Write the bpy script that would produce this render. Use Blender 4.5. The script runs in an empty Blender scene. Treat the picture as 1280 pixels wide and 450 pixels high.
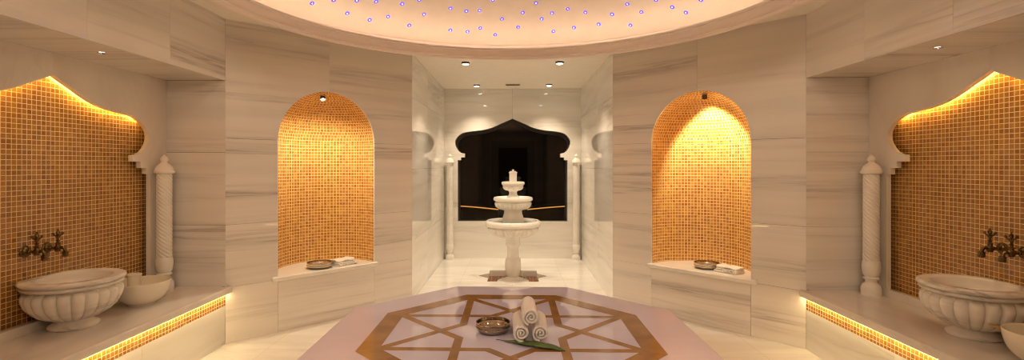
import bpy, math, random
from mathutils import Vector, Matrix
from mathutils.geometry import tessellate_polygon
R = random.Random(7)
PI = math.pi
sc = bpy.context.scene
COL = sc.collection

# ---------------------------------------------------------------- dimensions (metres)
AX, AY = 2.2417, 3.8232          # corner between side bay and niche wall
BX, BY = 1.0242, 5.0541          # corner between niche wall and alcove
YB = 7.437                       # alcove back wall
ZC = 2.5487                      # ceiling
ZL = 2.0655                      # underside of the bay lintels
RX = 2.71                        # arch panels of the bays
MX = 2.78                        # mosaic behind the bay panels
SY = 2.866                       # centre of the room
NY = 2 * SY - AY                 # near end of the bays
EY = 2 * SY - BY                 # near edge of the room
BZ = 0.45                        # bench height
SZ = 0.438                       # heated stone top
SA = 1.058                       # its apothem
NL = math.hypot(AX - BX, AY - BY)
CY = 2.80                        # dome centre
CAM = Vector((.0168, 0, 1.4)); PHI = .0256; PX, PH, F = 626.15, 206.54, 618.7

# ---------------------------------------------------------------- materials
def new_mat(name):
    m = bpy.data.materials.new(name); m.use_nodes = True
    nt = m.node_tree; nt.nodes.clear()
    out = nt.nodes.new('ShaderNodeOutputMaterial')
    b = nt.nodes.new('ShaderNodeBsdfPrincipled')
    nt.links.new(b.outputs[0], out.inputs[0])
    return m, nt, b
def N(nt, t, **kw):
    n = nt.nodes.new(t)
    for k, v in kw.items():
        if k in n.inputs: n.inputs[k].default_value = v
        else: setattr(n, k, v)
    return n
def ramp(nt, stops):
    r = nt.nodes.new('ShaderNodeValToRGB'); e = r.color_ramp.elements
    while len(e) < len(stops): e.new(.5)
    for x, (p, c) in zip(e, stops):
        x.position = p; x.color = (*c, 1) if len(c) == 3 else c
    return r
def math_n(nt, op, a=None, b=None):
    n = nt.nodes.new('ShaderNodeMath'); n.operation = op
    for i, v in enumerate((a, b)):
        if v is None: continue
        if isinstance(v, (int, float)): n.inputs[i].default_value = v
        else: nt.links.new(v, n.inputs[i])
    return n.outputs[0]
def mixc(nt, blend, fac, a, b):
    n = nt.nodes.new('ShaderNodeMix'); n.data_type = 'RGBA'; n.blend_type = blend
    for i, v in ((0, fac), (6, a), (7, b)):
        if isinstance(v, (int, float)): n.inputs[i].default_value = v
        elif isinstance(v, tuple): n.inputs[i].default_value = (*v, 1)
        else: nt.links.new(v, n.inputs[i])
    return n.outputs[2]

def plain(name, col, rough=.5, metal=0., noise=0., bump=0., scale=40, emit=None, strength=0):
    m, nt, b = new_mat(name)
    b.inputs['Base Color'].default_value = (*col, 1)
    b.inputs['Roughness'].default_value = rough
    b.inputs['Metallic'].default_value = metal
    if noise or bump:
        tc = N(nt, 'ShaderNodeTexCoord')
        n = N(nt, 'ShaderNodeTexNoise', Scale=scale, Detail=4)
        nt.links.new(tc.outputs['Object'], n.inputs['Vector'])
        if noise:
            r = ramp(nt, [(.3, tuple(c * (1 - noise) for c in col)), (.7, tuple(min(1, c * (1 + noise)) for c in col))])
            nt.links.new(n.outputs[0], r.inputs[0]); nt.links.new(r.outputs[0], b.inputs['Base Color'])
        if bump:
            bp = N(nt, 'ShaderNodeBump', Strength=bump, Distance=.004)
            nt.links.new(n.outputs[0], bp.inputs['Height']); nt.links.new(bp.outputs[0], b.inputs['Normal'])
    if emit:
        b.inputs['Emission Color'].default_value = (*emit, 1)
        b.inputs['Emission Strength'].default_value = strength
    return m

def marble(name, light, mid, dark, coord='UV', stretch=(1, 9, 1), rough=.07, scale=1.3, vein=.55, tiles=None, dist=.9):
    m, nt, b = new_mat(name)
    tc = N(nt, 'ShaderNodeTexCoord')
    mp = N(nt, 'ShaderNodeMapping'); mp.inputs['Scale'].default_value = stretch
    nt.links.new(tc.outputs[coord], mp.inputs[0])
    n0 = N(nt, 'ShaderNodeTexNoise', Scale=scale * .8, Detail=6, Roughness=.55, Distortion=dist * .5)
    n1 = N(nt, 'ShaderNodeTexNoise', Scale=scale * 1.1, Detail=8, Roughness=.58, Distortion=dist)
    n2 = N(nt, 'ShaderNodeTexNoise', Scale=scale * .55, Detail=2)
    for n in (n0, n1, n2): nt.links.new(mp.outputs[0], n.inputs['Vector'])
    base = ramp(nt, [(.32, mid), (.62, light)]); nt.links.new(n0.outputs[0], base.inputs[0])
    # thin streaks where the noise crosses its middle, only in some zones
    d = math_n(nt, 'ABSOLUTE', math_n(nt, 'SUBTRACT', n1.outputs[0], .5))
    s = ramp(nt, [(0, (1, 1, 1)), (.03, (.42, .42, .42)), (.13, (0, 0, 0))]); nt.links.new(d, s.inputs[0])
    z = ramp(nt, [(.47, (0, 0, 0)), (.66, (1, 1, 1))]); nt.links.new(n2.outputs[0], z.inputs[0])
    fac = math_n(nt, 'MULTIPLY', math_n(nt, 'MULTIPLY', s.outputs[0], z.outputs[0]), vein)
    c = mixc(nt, 'MIX', fac, base.outputs[0], dark)
    if tiles:
        br = N(nt, 'ShaderNodeTexBrick'); br.offset = tiles[2] if len(tiles) > 2 else 0.
        br.inputs['Scale'].default_value = 1; br.inputs['Mortar Size'].default_value = .0016
        br.inputs['Brick Width'].default_value = tiles[0]; br.inputs['Row Height'].default_value = tiles[1]
        br.inputs['Color1'].default_value = (1, 1, 1, 1); br.inputs['Color2'].default_value = (.94, .94, .94, 1)
        br.inputs['Mortar'].default_value = (.72, .68, .6, 1)
        nt.links.new(tc.outputs['UV'], br.inputs['Vector'])
        c = mixc(nt, 'MULTIPLY', 1., c, br.outputs['Color'])
    nt.links.new(c, b.inputs['Base Color'])
    b.inputs['Roughness'].default_value = rough
    return m

def mosaic(name, stops, grout, pitch, gap=.12, rough=.18):
    m, nt, b = new_mat(name)
    tc = N(nt, 'ShaderNodeTexCoord')
    mp = N(nt, 'ShaderNodeMapping'); mp.inputs['Scale'].default_value = (1 / pitch, 1 / pitch, 1)
    nt.links.new(tc.outputs['UV'], mp.inputs[0])
    sx = N(nt, 'ShaderNodeSeparateXYZ'); nt.links.new(mp.outputs[0], sx.inputs[0])
    def edge(o):
        f = math_n(nt, 'FRACT', o)
        return math_n(nt, 'ABSOLUTE', math_n(nt, 'SUBTRACT', f, .5))
    e = math_n(nt, 'MAXIMUM', edge(sx.outputs[0]), edge(sx.outputs[1]))
    mk = N(nt, 'ShaderNodeMapRange'); mk.inputs['From Min'].default_value = .5 - gap / 2 - .02; mk.inputs['From Max'].default_value = .5 - gap / 2 + .02
    nt.links.new(e, mk.inputs['Value'])
    cx = N(nt, 'ShaderNodeCombineXYZ')
    nt.links.new(math_n(nt, 'FLOOR', sx.outputs[0]), cx.inputs[0]); nt.links.new(math_n(nt, 'FLOOR', sx.outputs[1]), cx.inputs[1])
    wn = N(nt, 'ShaderNodeTexWhiteNoise'); nt.links.new(cx.outputs[0], wn.inputs['Vector'])
    rp = ramp(nt, stops); nt.links.new(wn.outputs['Value'], rp.inputs[0])
    # faint cloud inside each tile, like onyx
    nn = N(nt, 'ShaderNodeTexNoise', Scale=.8, Detail=3); nt.links.new(mp.outputs[0], nn.inputs['Vector'])
    cl = ramp(nt, [(.3, (.8, .78, .74)), (.7, (1.1, 1.1, 1.1))]); nt.links.new(nn.outputs[0], cl.inputs[0])
    tcol = mixc(nt, 'MULTIPLY', 1., rp.outputs[0], cl.outputs[0])
    c = mixc(nt, 'MIX', mk.outputs[0], tcol, grout)
    nt.links.new(c, b.inputs['Base Color'])
    rr = N(nt, 'ShaderNodeMapRange'); rr.inputs['To Min'].default_value = rough; rr.inputs['To Max'].default_value = .8
    nt.links.new(mk.outputs[0], rr.inputs['Value']); nt.links.new(rr.outputs[0], b.inputs['Roughness'])
    bp = N(nt, 'ShaderNodeBump', Strength=.35, Distance=.002); bp.invert = True
    nt.links.new(mk.outputs[0], bp.inputs['Height']); nt.links.new(bp.outputs[0], b.inputs['Normal'])
    return m

def glow(name, col, strength):
    m = bpy.data.materials.new(name); m.use_nodes = True
    nt = m.node_tree; nt.nodes.clear()
    out = nt.nodes.new('ShaderNodeOutputMaterial'); e = nt.nodes.new('ShaderNodeEmission')
    e.inputs[0].default_value = (*col, 1); e.inputs[1].default_value = strength
    nt.links.new(e.outputs[0], out.inputs[0]); return m

def dark_glass():
    m = bpy.data.materials.new('tinted_glass'); m.use_nodes = True
    nt = m.node_tree; nt.nodes.clear()
    out = nt.nodes.new('ShaderNodeOutputMaterial'); mx = nt.nodes.new('ShaderNodeMixShader')
    tr = nt.nodes.new('ShaderNodeBsdfTransparent'); tr.inputs[0].default_value = (.55, .52, .48, 1)
    gl = nt.nodes.new('ShaderNodeBsdfGlossy'); gl.inputs['Roughness'].default_value = .01
    fr = nt.nodes.new('ShaderNodeFresnel'); fr.inputs[0].default_value = 1.45
    nt.links.new(fr.outputs[0], mx.inputs[0]); nt.links.new(tr.outputs[0], mx.inputs[1]); nt.links.new(gl.outputs[0], mx.inputs[2])
    nt.links.new(mx.outputs[0], out.inputs[0]); return m

M = {}
M['wall'] = marble('striped_marble', (.78, .735, .68), (.715, .67, .615), (.30, .26, .235), stretch=(.30, 8, 1), rough=.018, vein=.75, dist=.15)
M['alcove'] = marble('pale_marble', (.84, .815, .76), (.72, .69, .63), (.34, .32, .30), stretch=(.45, 5, 1), rough=.018, vein=.5, dist=.5)
M['floor'] = marble('floor_marble', (.86, .83, .78), (.76, .72, .66), (.5, .46, .42), stretch=(1, 5, 1), rough=.1, vein=.3, tiles=(.62, .62))
M['bench'] = marble('bench_marble', (.76, .71, .66), (.66, .61, .56), (.40, .36, .33), stretch=(4, 1, 1), rough=.09, vein=.3)
M['solid'] = marble('carved_marble', (.82, .78, .72), (.72, .67, .60), (.27, .235, .21), coord='Object', stretch=(1.3, 1.3, 6), rough=.25, scale=2.4, vein=1.)
M['white'] = marble('white_marble', (.86, .83, .77), (.79, .75, .69), (.5, .46, .4), coord='Object', stretch=(2, 2, 3), rough=.22, scale=2., vein=.25)
M['slab'] = marble('lilac_tinted_marble', (.64, .585, .74), (.58, .525, .68), (.45, .40, .52), stretch=(1, 2, 1), rough=.035, vein=.12)  # lilac stone, its tint also holding the violet cast of the dome light
M['inlay'] = marble('brown_onyx', (.36, .185, .062), (.26, .125, .04), (.16, .07, .02), stretch=(2, 2, 1), rough=.08, scale=4, vein=.25)
M['dome'] = plain('peach_tinted_plaster', (.84, .745, .665), .7, noise=.02, scale=12)  # peach tint puts the pinkish light into the plaster colour
M['plaster'] = plain('warm_plaster', (.90, .85, .76), .75, noise=.02, scale=12)
M['moulding'] = plain('moulding_plaster', (.90, .81, .75), .5)
AM = [(0, (.29, .115, .013)), (.5, (.36, .155, .02)), (1, (.43, .20, .03))]
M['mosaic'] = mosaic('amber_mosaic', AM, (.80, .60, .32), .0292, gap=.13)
M['mosaic_niche'] = mosaic('amber_mosaic_lit', [(0, (.44, .165, .016)), (.5, (.56, .24, .026)), (1, (.66, .33, .05))], (.86, .66, .34), .0295, gap=.17)  # same tile as the bays, painted brighter for the lamplit niches
M['mosaic_floor'] = mosaic('rust_mosaic', [(0, (.14, .045, .012)), (1, (.24, .085, .02))], (.36, .22, .12), .045)
M['bronze'] = plain('aged_bronze', (.17, .11, .045), .25, 1., noise=.45, scale=60)
M['brass'] = plain('polished_copper_silver', (.42, .34, .25), .09, 1.)
M['silver'] = plain('polished_silver', (.62, .55, .45), .10, 1.)
M['towel'] = plain('terry_cotton', (.92, .85, .80), .95, noise=.05, bump=1., scale=420)
M['lace'] = plain('cream_cotton', (.88, .83, .74), .95, noise=.08, bump=1., scale=260)
M['leaf'] = plain('leaf_green', (.075, .125, .026), .38, noise=.35, scale=18)
M['leafrib'] = plain('leaf_rib', (.12, .17, .05), .45)
M['ceramic'] = plain('cream_ceramic', (.80, .745, .62), .18, noise=.02, scale=6)
M['wood'] = plain('pale_wood', (.62, .42, .17), .5, noise=.2, scale=25)
M['chrome'] = plain('brushed_nickel', (.62, .5, .4), .25, 1.)
M['darkmetal'] = plain('dark_bronze_metal', (.10, .06, .04), .35, .8)
M['black'] = plain('black_frame', (.012, .010, .008), .4)
M['darkwood'] = plain('dark_brown_panelling', (.115, .08, .052), .5, noise=.3, scale=5)
M['void'] = plain('black_door', (.006, .005, .005), .6)
M['water'] = plain('still_water', (.13, .12, .09), .03)
M['glass'] = dark_glass()
M['cove'] = glow('cove_led', (1., .77, .52), 4.1)
M['bay_led'] = glow('bay_led', (1., .62, .17), 30.)
M['bench_led'] = glow('bench_led', (1., .73, .34), 16.)
M['far_led'] = glow('far_led', (1., .46, .10), 1.1)
M['lens'] = glow('lamp_lens', (1., .93, .80), 9.)
M['star'] = glow('star_core', (.38, .46, 1.), 13.)
M['halo'] = glow('star_halo', (.22, .115, 1.), .62)  # emission stands in for the bloom around each star

# ---------------------------------------------------------------- mesh builder
class MB:
    """Collects polygons, then links them as ONE mesh object. mir mirrors in x."""
    def __init__(s, mir=False): s.v = []; s.f = []; s.uv = []; s.mi = []; s.mir = mir
    def add(s, pts, faces, uvs=None, mi=0):
        o = len(s.v)
        s.v += [((-p[0] if s.mir else p[0]), p[1], p[2]) for p in pts]
        for k, fc in enumerate(faces):
            q = [o + i for i in fc]; u = list(uvs[k]) if uvs else None
            if s.mir: q.reverse(); u = u[::-1] if u else None
            s.f.append(q); s.uv.append(u); s.mi.append(mi)
    def box(s, a, b, **kw):
        x0, y0, z0 = a; x1, y1, z1 = b
        s.add([(x0, y0, z0), (x1, y0, z0), (x1, y1, z0), (x0, y1, z0), (x0, y0, z1), (x1, y0, z1), (x1, y1, z1), (x0, y1, z1)],
              [(0, 3, 2, 1), (4, 5, 6, 7), (0, 1, 5, 4), (1, 2, 6, 5), (2, 3, 7, 6), (3, 0, 4, 7)], **kw)
    def prism(s, poly, f, d0, d1, uvo=(0, 0), mi=0):
        """poly (u,z) list; f(u,z,d) gives xyz; front at d0 and back at d1."""
        n = len(poly)
        pts = [f(u, z, d0) for u, z in poly] + [f(u, z, d1) for u, z in poly]
        nb = list(range(n))
        a = Vector(pts[0]); e = [Vector(p) - a for p in pts[:n]]
        nr = Vector((0, 0, 0))
        for i in range(1, n - 1): nr += e[i].cross(e[i + 1])
        out = Vector(pts[0]) - Vector(pts[n])
        fl = nr.dot(out) < 0
        uvp = [(u + uvo[0], z + uvo[1]) for u, z in poly]
        F1 = nb[::-1] if fl else nb
        faces = [F1]; uvs = [[uvp[i] for i in F1]]
        B1 = [i + n for i in (nb if fl else nb[::-1])]
        faces.append(B1); uvs.append([uvp[i - n] for i in B1])
        for i in range(n):
            j = (i + 1) % n
            q = [i, j, j + n, i + n] if fl else [j, i, i + n, j + n]
            faces.append(q); uvs.append([uvp[k % n] if k < n else (uvp[k % n][0] + .02, uvp[k % n][1] + .02) for k in q])
        s.add(pts, faces, uvs, mi)
    def lathe(s, prof, n=48, c=(0, 0, 0), mod=None, axis='z', cap=True, mi=0, dirv=None):
        """prof: list of (r, z). mod(r, z, theta) -> r."""
        pts = []; m = len(prof)
        for r, z in prof:
            for k in range(n):
                t = 2 * PI * k / n; rr = mod(r, z, t) if mod else r
                x, y = rr * math.cos(t), rr * math.sin(t)
                if axis == 'z': p = (x, y, z)
                elif axis == 'x': p = (z, x, y)
                else: p = (y, z, x)
                pts.append((p[0] + c[0], p[1] + c[1], p[2] + c[2]))
        fs = []
        for i in range(m - 1):
            for k in range(n):
                k2 = (k + 1) % n
                fs.append((i * n + k, i * n + k2, (i + 1) * n + k2, (i + 1) * n + k))
        if cap:
            if prof[0][0] > 1e-5: fs.append(tuple(range(n))[::-1])
            if prof[-1][0] > 1e-5: fs.append(tuple((m - 1) * n + k for k in range(n)))
        s.add(pts, fs, mi=mi)
    def tube(s, path, rad, n=12, mi=0):
        path = [Vector(p) for p in path]; m = len(path)
        rad = rad if isinstance(rad, (list, tuple)) else [rad] * m
        pts = []; up = Vector((0, 0, 1)); prev = None
        for i, p in enumerate(path):
            t = (path[min(i + 1, m - 1)] - path[max(i - 1, 0)]).normalized()
            if prev is None:
                a = t.cross(up)
                if a.length < .1: a = t.cross(Vector((0, 1, 0)))
                a.normalize()
            else:
                a = (prev - t * prev.dot(t)).normalized()
            prev = a; b = t.cross(a)
            for k in range(n):
                th = 2 * PI * k / n
                pts.append(tuple(p + (a * math.cos(th) + b * math.sin(th)) * rad[i]))
        fs = [(i * n + k, i * n + (k + 1) % n, (i + 1) * n + (k + 1) % n, (i + 1) * n + k) for i in range(m - 1) for k in range(n)]
        fs.append(tuple(range(n))[::-1]); fs.append(tuple((m - 1) * n + k for k in range(n)))
        s.add(pts, fs, mi=mi)
    def build(s, name, mat, parent=None, smooth=None, bevel=0, loc=None, subsurf=0, segs=2):
        me = bpy.data.meshes.new(name)
        vs = s.v
        if loc is not None: vs = [(a - loc[0], b - loc[1], c - loc[2]) for a, b, c in vs]
        me.from_pydata(vs, [], s.f); me.update()
        uvl = me.uv_layers.new(name='UVMap')
        for p, u in zip(me.polygons, s.uv):
            if u is None:
                nrm = p.normal
                if abs(nrm.z) > .7: t1, t2 = Vector((1, 0, 0)), Vector((0, 1, 0))
                else:
                    t1 = Vector((-nrm.y, nrm.x, 0)).normalized(); t2 = Vector((0, 0, 1))
                u = [(Vector(s.v[i]).dot(t1), Vector(s.v[i]).dot(t2)) for i in p.vertices]
            for li, q in zip(p.loop_indices, u): uvl.data[li].uv = q
        for mm in (mat if isinstance(mat, list) else [mat]): me.materials.append(mm)
        for p, k in zip(me.polygons, s.mi): p.material_index = k
        if smooth is not None:
            for p in me.polygons: p.use_smooth = True
            me.set_sharp_from_angle(angle=math.radians(smooth))
        o = bpy.data.objects.new(name, me); COL.objects.link(o)
        if loc is not None: o.location = loc
        if bevel:
            b = o.modifiers.new('bevel', 'BEVEL'); b.width = bevel; b.segments = segs; b.limit_method = 'ANGLE'; b.angle_limit = math.radians(40)
        if subsurf:
            b = o.modifiers.new('sub', 'SUBSURF'); b.levels = b.render_levels = subsurf
        if parent:
            o.parent = parent
            if loc is None: o.matrix_parent_inverse = Matrix.Translation(parent.location).inverted() @ Matrix.Identity(4) if not any(parent.rotation_euler) else parent.matrix_basis.inverted()
        return o

def tag(o, label, cat, group=None):
    o['label'] = label; o['category'] = cat
    if group: o['group'] = group
    return o
def thing(name, label, cat, loc=(0, 0, 0), rz=0, group=None):
    o = bpy.data.objects.new(name, None); COL.objects.link(o)
    o.location = loc; o.rotation_euler = (0, 0, rz); o.empty_display_size = .1
    return tag(o, label, cat, group)
def struct(o):
    o['kind'] = 'structure'; return o
def lamp(name, kind, loc, energy, col, parent=None, target=None, **kw):
    d = bpy.data.lights.new(name, kind); d.energy = energy; d.color = col
    for k, v in kw.items(): setattr(d, k, v)
    o = bpy.data.objects.new(name, d); COL.objects.link(o)
    o.location = loc
    if target is not None:
        o.rotation_euler = (Vector(target) - Vector(loc)).to_track_quat('-Z', 'Y').to_euler()
    if parent:
        o.parent = parent; o.matrix_parent_inverse = Matrix.Translation(parent.location).inverted()
    return o
def local_part(mb, name, mat, parent, **kw):
    """mesh modelled around the parent's own origin"""
    o = mb.build(name, mat, None, **kw); o.parent = parent; return o
def uvo(): return (R.uniform(-20, 20), R.uniform(-20, 20))
def ray(q):
    u = (q[0] - PX) / F; v = (PH - q[1]) / F; c, s = math.cos(PHI), math.sin(PHI)
    return Vector((c * u - s, s * u + c, v))

# ---------------------------------------------------------------- floor, with the star recess round the fountain
FX, FY = 0.01, 6.265
star = []
for k in range(16):
    a = k * PI / 8
    r = .31 * math.sqrt(2) if k % 2 == 0 else .31 * math.cos(PI / 4) / math.cos(PI / 8) * math.sqrt(2) * 1.0
    star.append((FX + r * math.cos(a), FY + r * math.sin(a)))
def holed(outer, hole, z):
    polys = [[Vector((x, y, 0)) for x, y in outer], [Vector((x, y, 0)) for x, y in hole]]
    tris = tessellate_polygon(polys); pts = [(x, y, z) for x, y in outer + hole]
    fx = []
    for t in tris:
        a, b, c = (Vector(pts[i]) for i in t)
        fx.append(tuple(t) if (b - a).cross(c - a).z > 0 else tuple(t)[::-1])
    return pts, fx
mb = MB()
mb.add(*holed([(-2.3, -2.0), (2.3, -2.0), (2.3, YB), (-2.3, YB)], star, 0))
n = len(star)
mb.add([(x, y, 0) for x, y in star] + [(x, y, -.075) for x, y in star],
       [(i, i + n, (i + 1) % n + n, (i + 1) % n) for i in range(n)])
floor = struct(mb.build('floor', M['floor']))
mb = MB(); mb.add([(x, y, -.075) for x, y in star], [tuple(range(n))])
d = mb.build('star_drain', M['mosaic_floor'])
tag(d, 'eight-pointed star of rust mosaic sunk into the floor around the fountain foot', 'drain')

# ---------------------------------------------------------------- ceiling, hanging cove ring and dome
mb = MB()
circ = [(1.95 * math.cos(2 * PI * k / 96), CY + 1.95 * math.sin(2 * PI * k / 96)) for k in range(96)]
p, fcs = holed([(-2.3, -2.0), (2.3, -2.0), (2.3, YB), (-2.3, YB)], circ, ZC)
mb.add(p, [f_[::-1] for f_ in fcs])
struct(mb.build('ceiling', M['plaster']))
prof = []
RB, RISE = 1.95, .78
RS = (RB * RB + RISE * RISE) / (2 * RISE)
for k in range(25):
    a = math.asin(RB / RS) * (1 - k / 24)
    prof.append((max(RS * math.sin(a), 1e-6), ZC + RISE - RS * (1 - math.cos(a))))
mb = MB(); mb.lathe(prof, 96, (0, CY, 0), cap=False)
dome = mb.build('ceiling_dome', M['dome'], smooth=60); struct(dome)
ringp = [(1.95, ZC), (1.95, 2.44), (1.93, 2.425), (1.80, 2.40), (1.79, 2.378), (1.77, 2.368), (1.735, 2.366), (1.728, 2.372), (1.727, 2.382), (1.718, 2.386), (1.722, 2.40),
         (1.720, 2.415), (1.716, 2.428), (1.711, 2.436), (1.711, 2.441), (1.686, 2.443), (1.684, 2.450), (1.687, 2.460), (1.700, 2.462), (1.712, 2.432), (1.78, 2.428), (1.93, 2.45), (1.945, 2.47), (1.945, ZC)]
mb = MB(); mb.lathe(ringp[::-1], 128, (0, CY, 0), cap=False)
ring = struct(mb.build('trim_1', M['moulding'], smooth=50))
mb = MB(); mb.lathe([(1.728, 2.440), (1.740, 2.447), (1.752, 2.440)][::-1], 96, (0, CY, 0), cap=False)
mb.build('cove_light_strip', M['cove'], ring)

# stars of the dome: those the photo shows stand where its pixels meet the dome
SP = [(390, 4), (417, 0), (446, .6), (470, 1.9), (502.5, 4.7), (434, 16.5), (462, 24.7), (485, 20.6), (511.5, 31.5), (530, 17.8), (563, 10.3), (582.8, 13.8),
      (599.4, 13), (627.5, 23.4), (562.8, 37.5), (584.4, 39.4), (600.3, 35), (619, 43.4), (616, 0), (524, 0), (670, 3.8), (653.4, 15.6), (690, 16.2), (677, 23.4),
      (647.5, 33.8), (691.6, 39), (709.7, 11), (731.6, 15.3), (717.5, 34.4), (748.4, 30.3), (765, 17.8), (784, 5), (801.6, 15), (787.8, 31.3), (820, 0), (840.3, 8.8), (857.5, 15.6), (876, 0)]
SC = Vector((0, CY, ZC + RISE - RS))
pos = []
for q in SP:
    r = ray(q).normalized(); oc = CAM - SC
    b = oc.dot(r); c = oc.dot(oc) - RS * RS; t = -b + math.sqrt(b * b - c)
    pos.append(CAM + r * t)
ymin = min(p.y for p in pos)
tries = 0
while len(pos) < 38 + 44 and tries < 9000:
    tries += 1
    a, rr = R.uniform(0, 2 * PI), 1.62 * math.sqrt(R.random())
    x, y = rr * math.cos(a), CY + rr * math.sin(a)
    p = Vector((x, y, SC.z + math.sqrt(RS * RS - x * x - (y - CY) ** 2)))
    dd = p - CAM; fw = -math.sin(PHI) * dd.x + math.cos(PHI) * dd.y
    if fw > .2 and PH - F * dd.z / fw > -6: continue
    if all((p - q).length > .19 for q in pos): pos.append(p)
proto = None
def copy_tree(o, loc, rot=None):
    c = o.copy(); COL.objects.link(c); c.location = loc
    if rot is not None: c.rotation_euler = rot
    for ch in o.children:
        d = ch.copy(); COL.objects.link(d); d.parent = c
        for g in ch.children:
            e = g.copy(); COL.objects.link(e); e.parent = d
    return c
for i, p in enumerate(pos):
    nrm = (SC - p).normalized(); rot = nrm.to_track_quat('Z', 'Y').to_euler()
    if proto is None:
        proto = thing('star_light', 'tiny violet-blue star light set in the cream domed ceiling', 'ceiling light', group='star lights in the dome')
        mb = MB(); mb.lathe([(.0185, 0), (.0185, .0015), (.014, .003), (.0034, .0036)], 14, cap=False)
        local_part(mb, 'lens', M['halo'], proto)  # glowing disc added to imitate the halo scattered round the core
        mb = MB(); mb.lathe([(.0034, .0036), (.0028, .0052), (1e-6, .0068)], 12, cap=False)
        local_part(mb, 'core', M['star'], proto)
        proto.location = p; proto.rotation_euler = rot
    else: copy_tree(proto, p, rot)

# ---------------------------------------------------------------- niche walls (45 degrees), far pair with arched niches
tU = Vector((AX - BX, BY - AY)) / NL                    # along the left wall from A to B
tN = Vector((tU.y, -tU.x))                              # into the room
def NF(u, z, d): return (-AX + tU.x * u + tN.x * d, AY + tU.y * u + tN.y * d, z)
NC, NR, NS = .85, .45, 1.61                             # niche centre, radius, spring height
SHZ = .468
G = .0009
def niche_wall(mir, name):
    mb = MB(mir)
    def rect(u0, u1, z0, z1): mb.prism([(u0 + G, z0 + G), (u1 - G, z0 + G), (u1 - G, z1 - G), (u0 + G, z1 - G)], NF, 0, -.02, uvo())
    u0, u1 = NC - NR, NC + NR
    rect(0, u0, 0, .44); rect(u0, u1, 0, .428); rect(u1, NL, 0, .44)
    rect(0, u0, .44, .93); rect(0, u0, .93, NS); rect(u1, NL, .44, .93); rect(u1, NL, .93, NS)
    arc = [(NC - NR * math.cos(a), NS + NR * math.sin(a)) for a in [PI / 2 * k / 20 for k in range(21)]]
    mb.prism([(G, NS + G), (u0, NS + G)] + arc[1:-1] + [(NC - G, arc[-1][1]), (NC - G, ZC), (G, ZC)], NF, 0, -.02, uvo())
    arc2 = [(2 * NC - a, b) for a, b in arc]
    mb.prism([(NL - G, NS + G), (u1, NS + G)] + arc2[1:-1] + [(NC + G, arc2[-1][1]), (NC + G, ZC), (NL - G, ZC)], NF, 0, -.02, uvo())
    w = struct(mb.build(name, M['wall']))
    # lining: half cylinder under a quarter sphere, each row of tiles unrolled on its own
    mb = MB(mir); n = 40; dz = .0295
    def P(th, z, r): return NF(NC - r * math.cos(th), z, -.02 - r * math.sin(th))
    for k in range(n):
        a, b = PI * k / n, PI * (k + 1) / n
        mb.add([P(a, SHZ - .02, NR), P(b, SHZ - .02, NR), P(b, NS, NR), P(a, NS, NR)], [(0, 1, 2, 3)],
               [[(a * NR, SHZ - .02), (b * NR, SHZ - .02), (b * NR, NS), (a * NR, NS)]])
    rows = int(PI / 2 * NR / dz)
    z0 = math.ceil(NS / dz) * dz
    for i in range(rows + 1):
        e0, e1 = i * dz / NR, min((i + 1) * dz / NR, PI / 2 - .002)
        if e1 <= e0: break
        rm = NR * math.cos((e0 + e1) / 2); off = R.random() * dz if i else 0
        v0, v1 = z0 + i * dz + 2e-4, z0 + (i + 1) * dz - 2e-4
        for k in range(n):
            a, b = PI * k / n, PI * (k + 1) / n
            q = []
            for th, e in ((a, e0), (b, e0), (b, e1), (a, e1)):
                r = NR * math.cos(e); q.append(NF(NC - r * math.cos(th), NS + NR * math.sin(e), -.02 - r * math.sin(th)))
            mb.add(q, [(0, 1, 2, 3)], [[(a * rm + off, v0), (b * rm + off, v0), (b * rm + off, v1), (a * rm + off, v1)]])
    # merge for smooth shading
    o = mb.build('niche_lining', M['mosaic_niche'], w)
    import bmesh
    bm = bmesh.new(); bm.from_mesh(o.data); bmesh.ops.remove_doubles(bm, verts=bm.verts, dist=1e-5)
    bmesh.ops.recalc_face_normals(bm, faces=bm.faces); bm.to_mesh(o.data); bm.free()
    for pl in o.data.polygons: pl.use_smooth = True
    return w
niche_wall(False, 'wall_far_left'); niche_wall(True, 'wall_far_right')
# shelves of the niches
def shelf(mir, label):
    mb = MB(mir)
    out = [(NC + NR * math.cos(PI * k / 24), -.02 - NR * .995 * math.sin(PI * k / 24)) for k in range(25)]
    poly = [(.345, .042), (1.325, .042), (1.325, .001)] + out[0:1] + out[1:-1] + out[-1:] + [(.345, .001)]
    pts = [NF(u, .43, d) for u, d in poly] + [NF(u, SHZ, d) for u, d in poly]; n = len(poly)
    a = Vector(pts[1]) - Vector(pts[0]); 
    fs = [tuple(range(n))[::-1], tuple(range(n, 2 * n))] + [(i, (i + 1) % n, (i + 1) % n + n, i + n) for i in range(n)]
    # orientation: make the top face look up
    nz = sum((pts[i][0] * pts[(i + 1) % n][1] - pts[(i + 1) % n][0] * pts[i][1]) for i in range(n))
    if nz < 0: fs = [f_[::-1] for f_ in fs]
    mb.add(pts, fs)
    o = mb.build('niche_shelf', M['white'], bevel=.009, segs=3)
    return tag(o, label, 'shelf', 'shelves of the arched niches')
shelf(False, 'white marble shelf of the niche nearer the basin with a cup in its bowl')
shelf(True, 'white marble shelf holding a fringed towel in the brightly spotlit niche')
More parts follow.
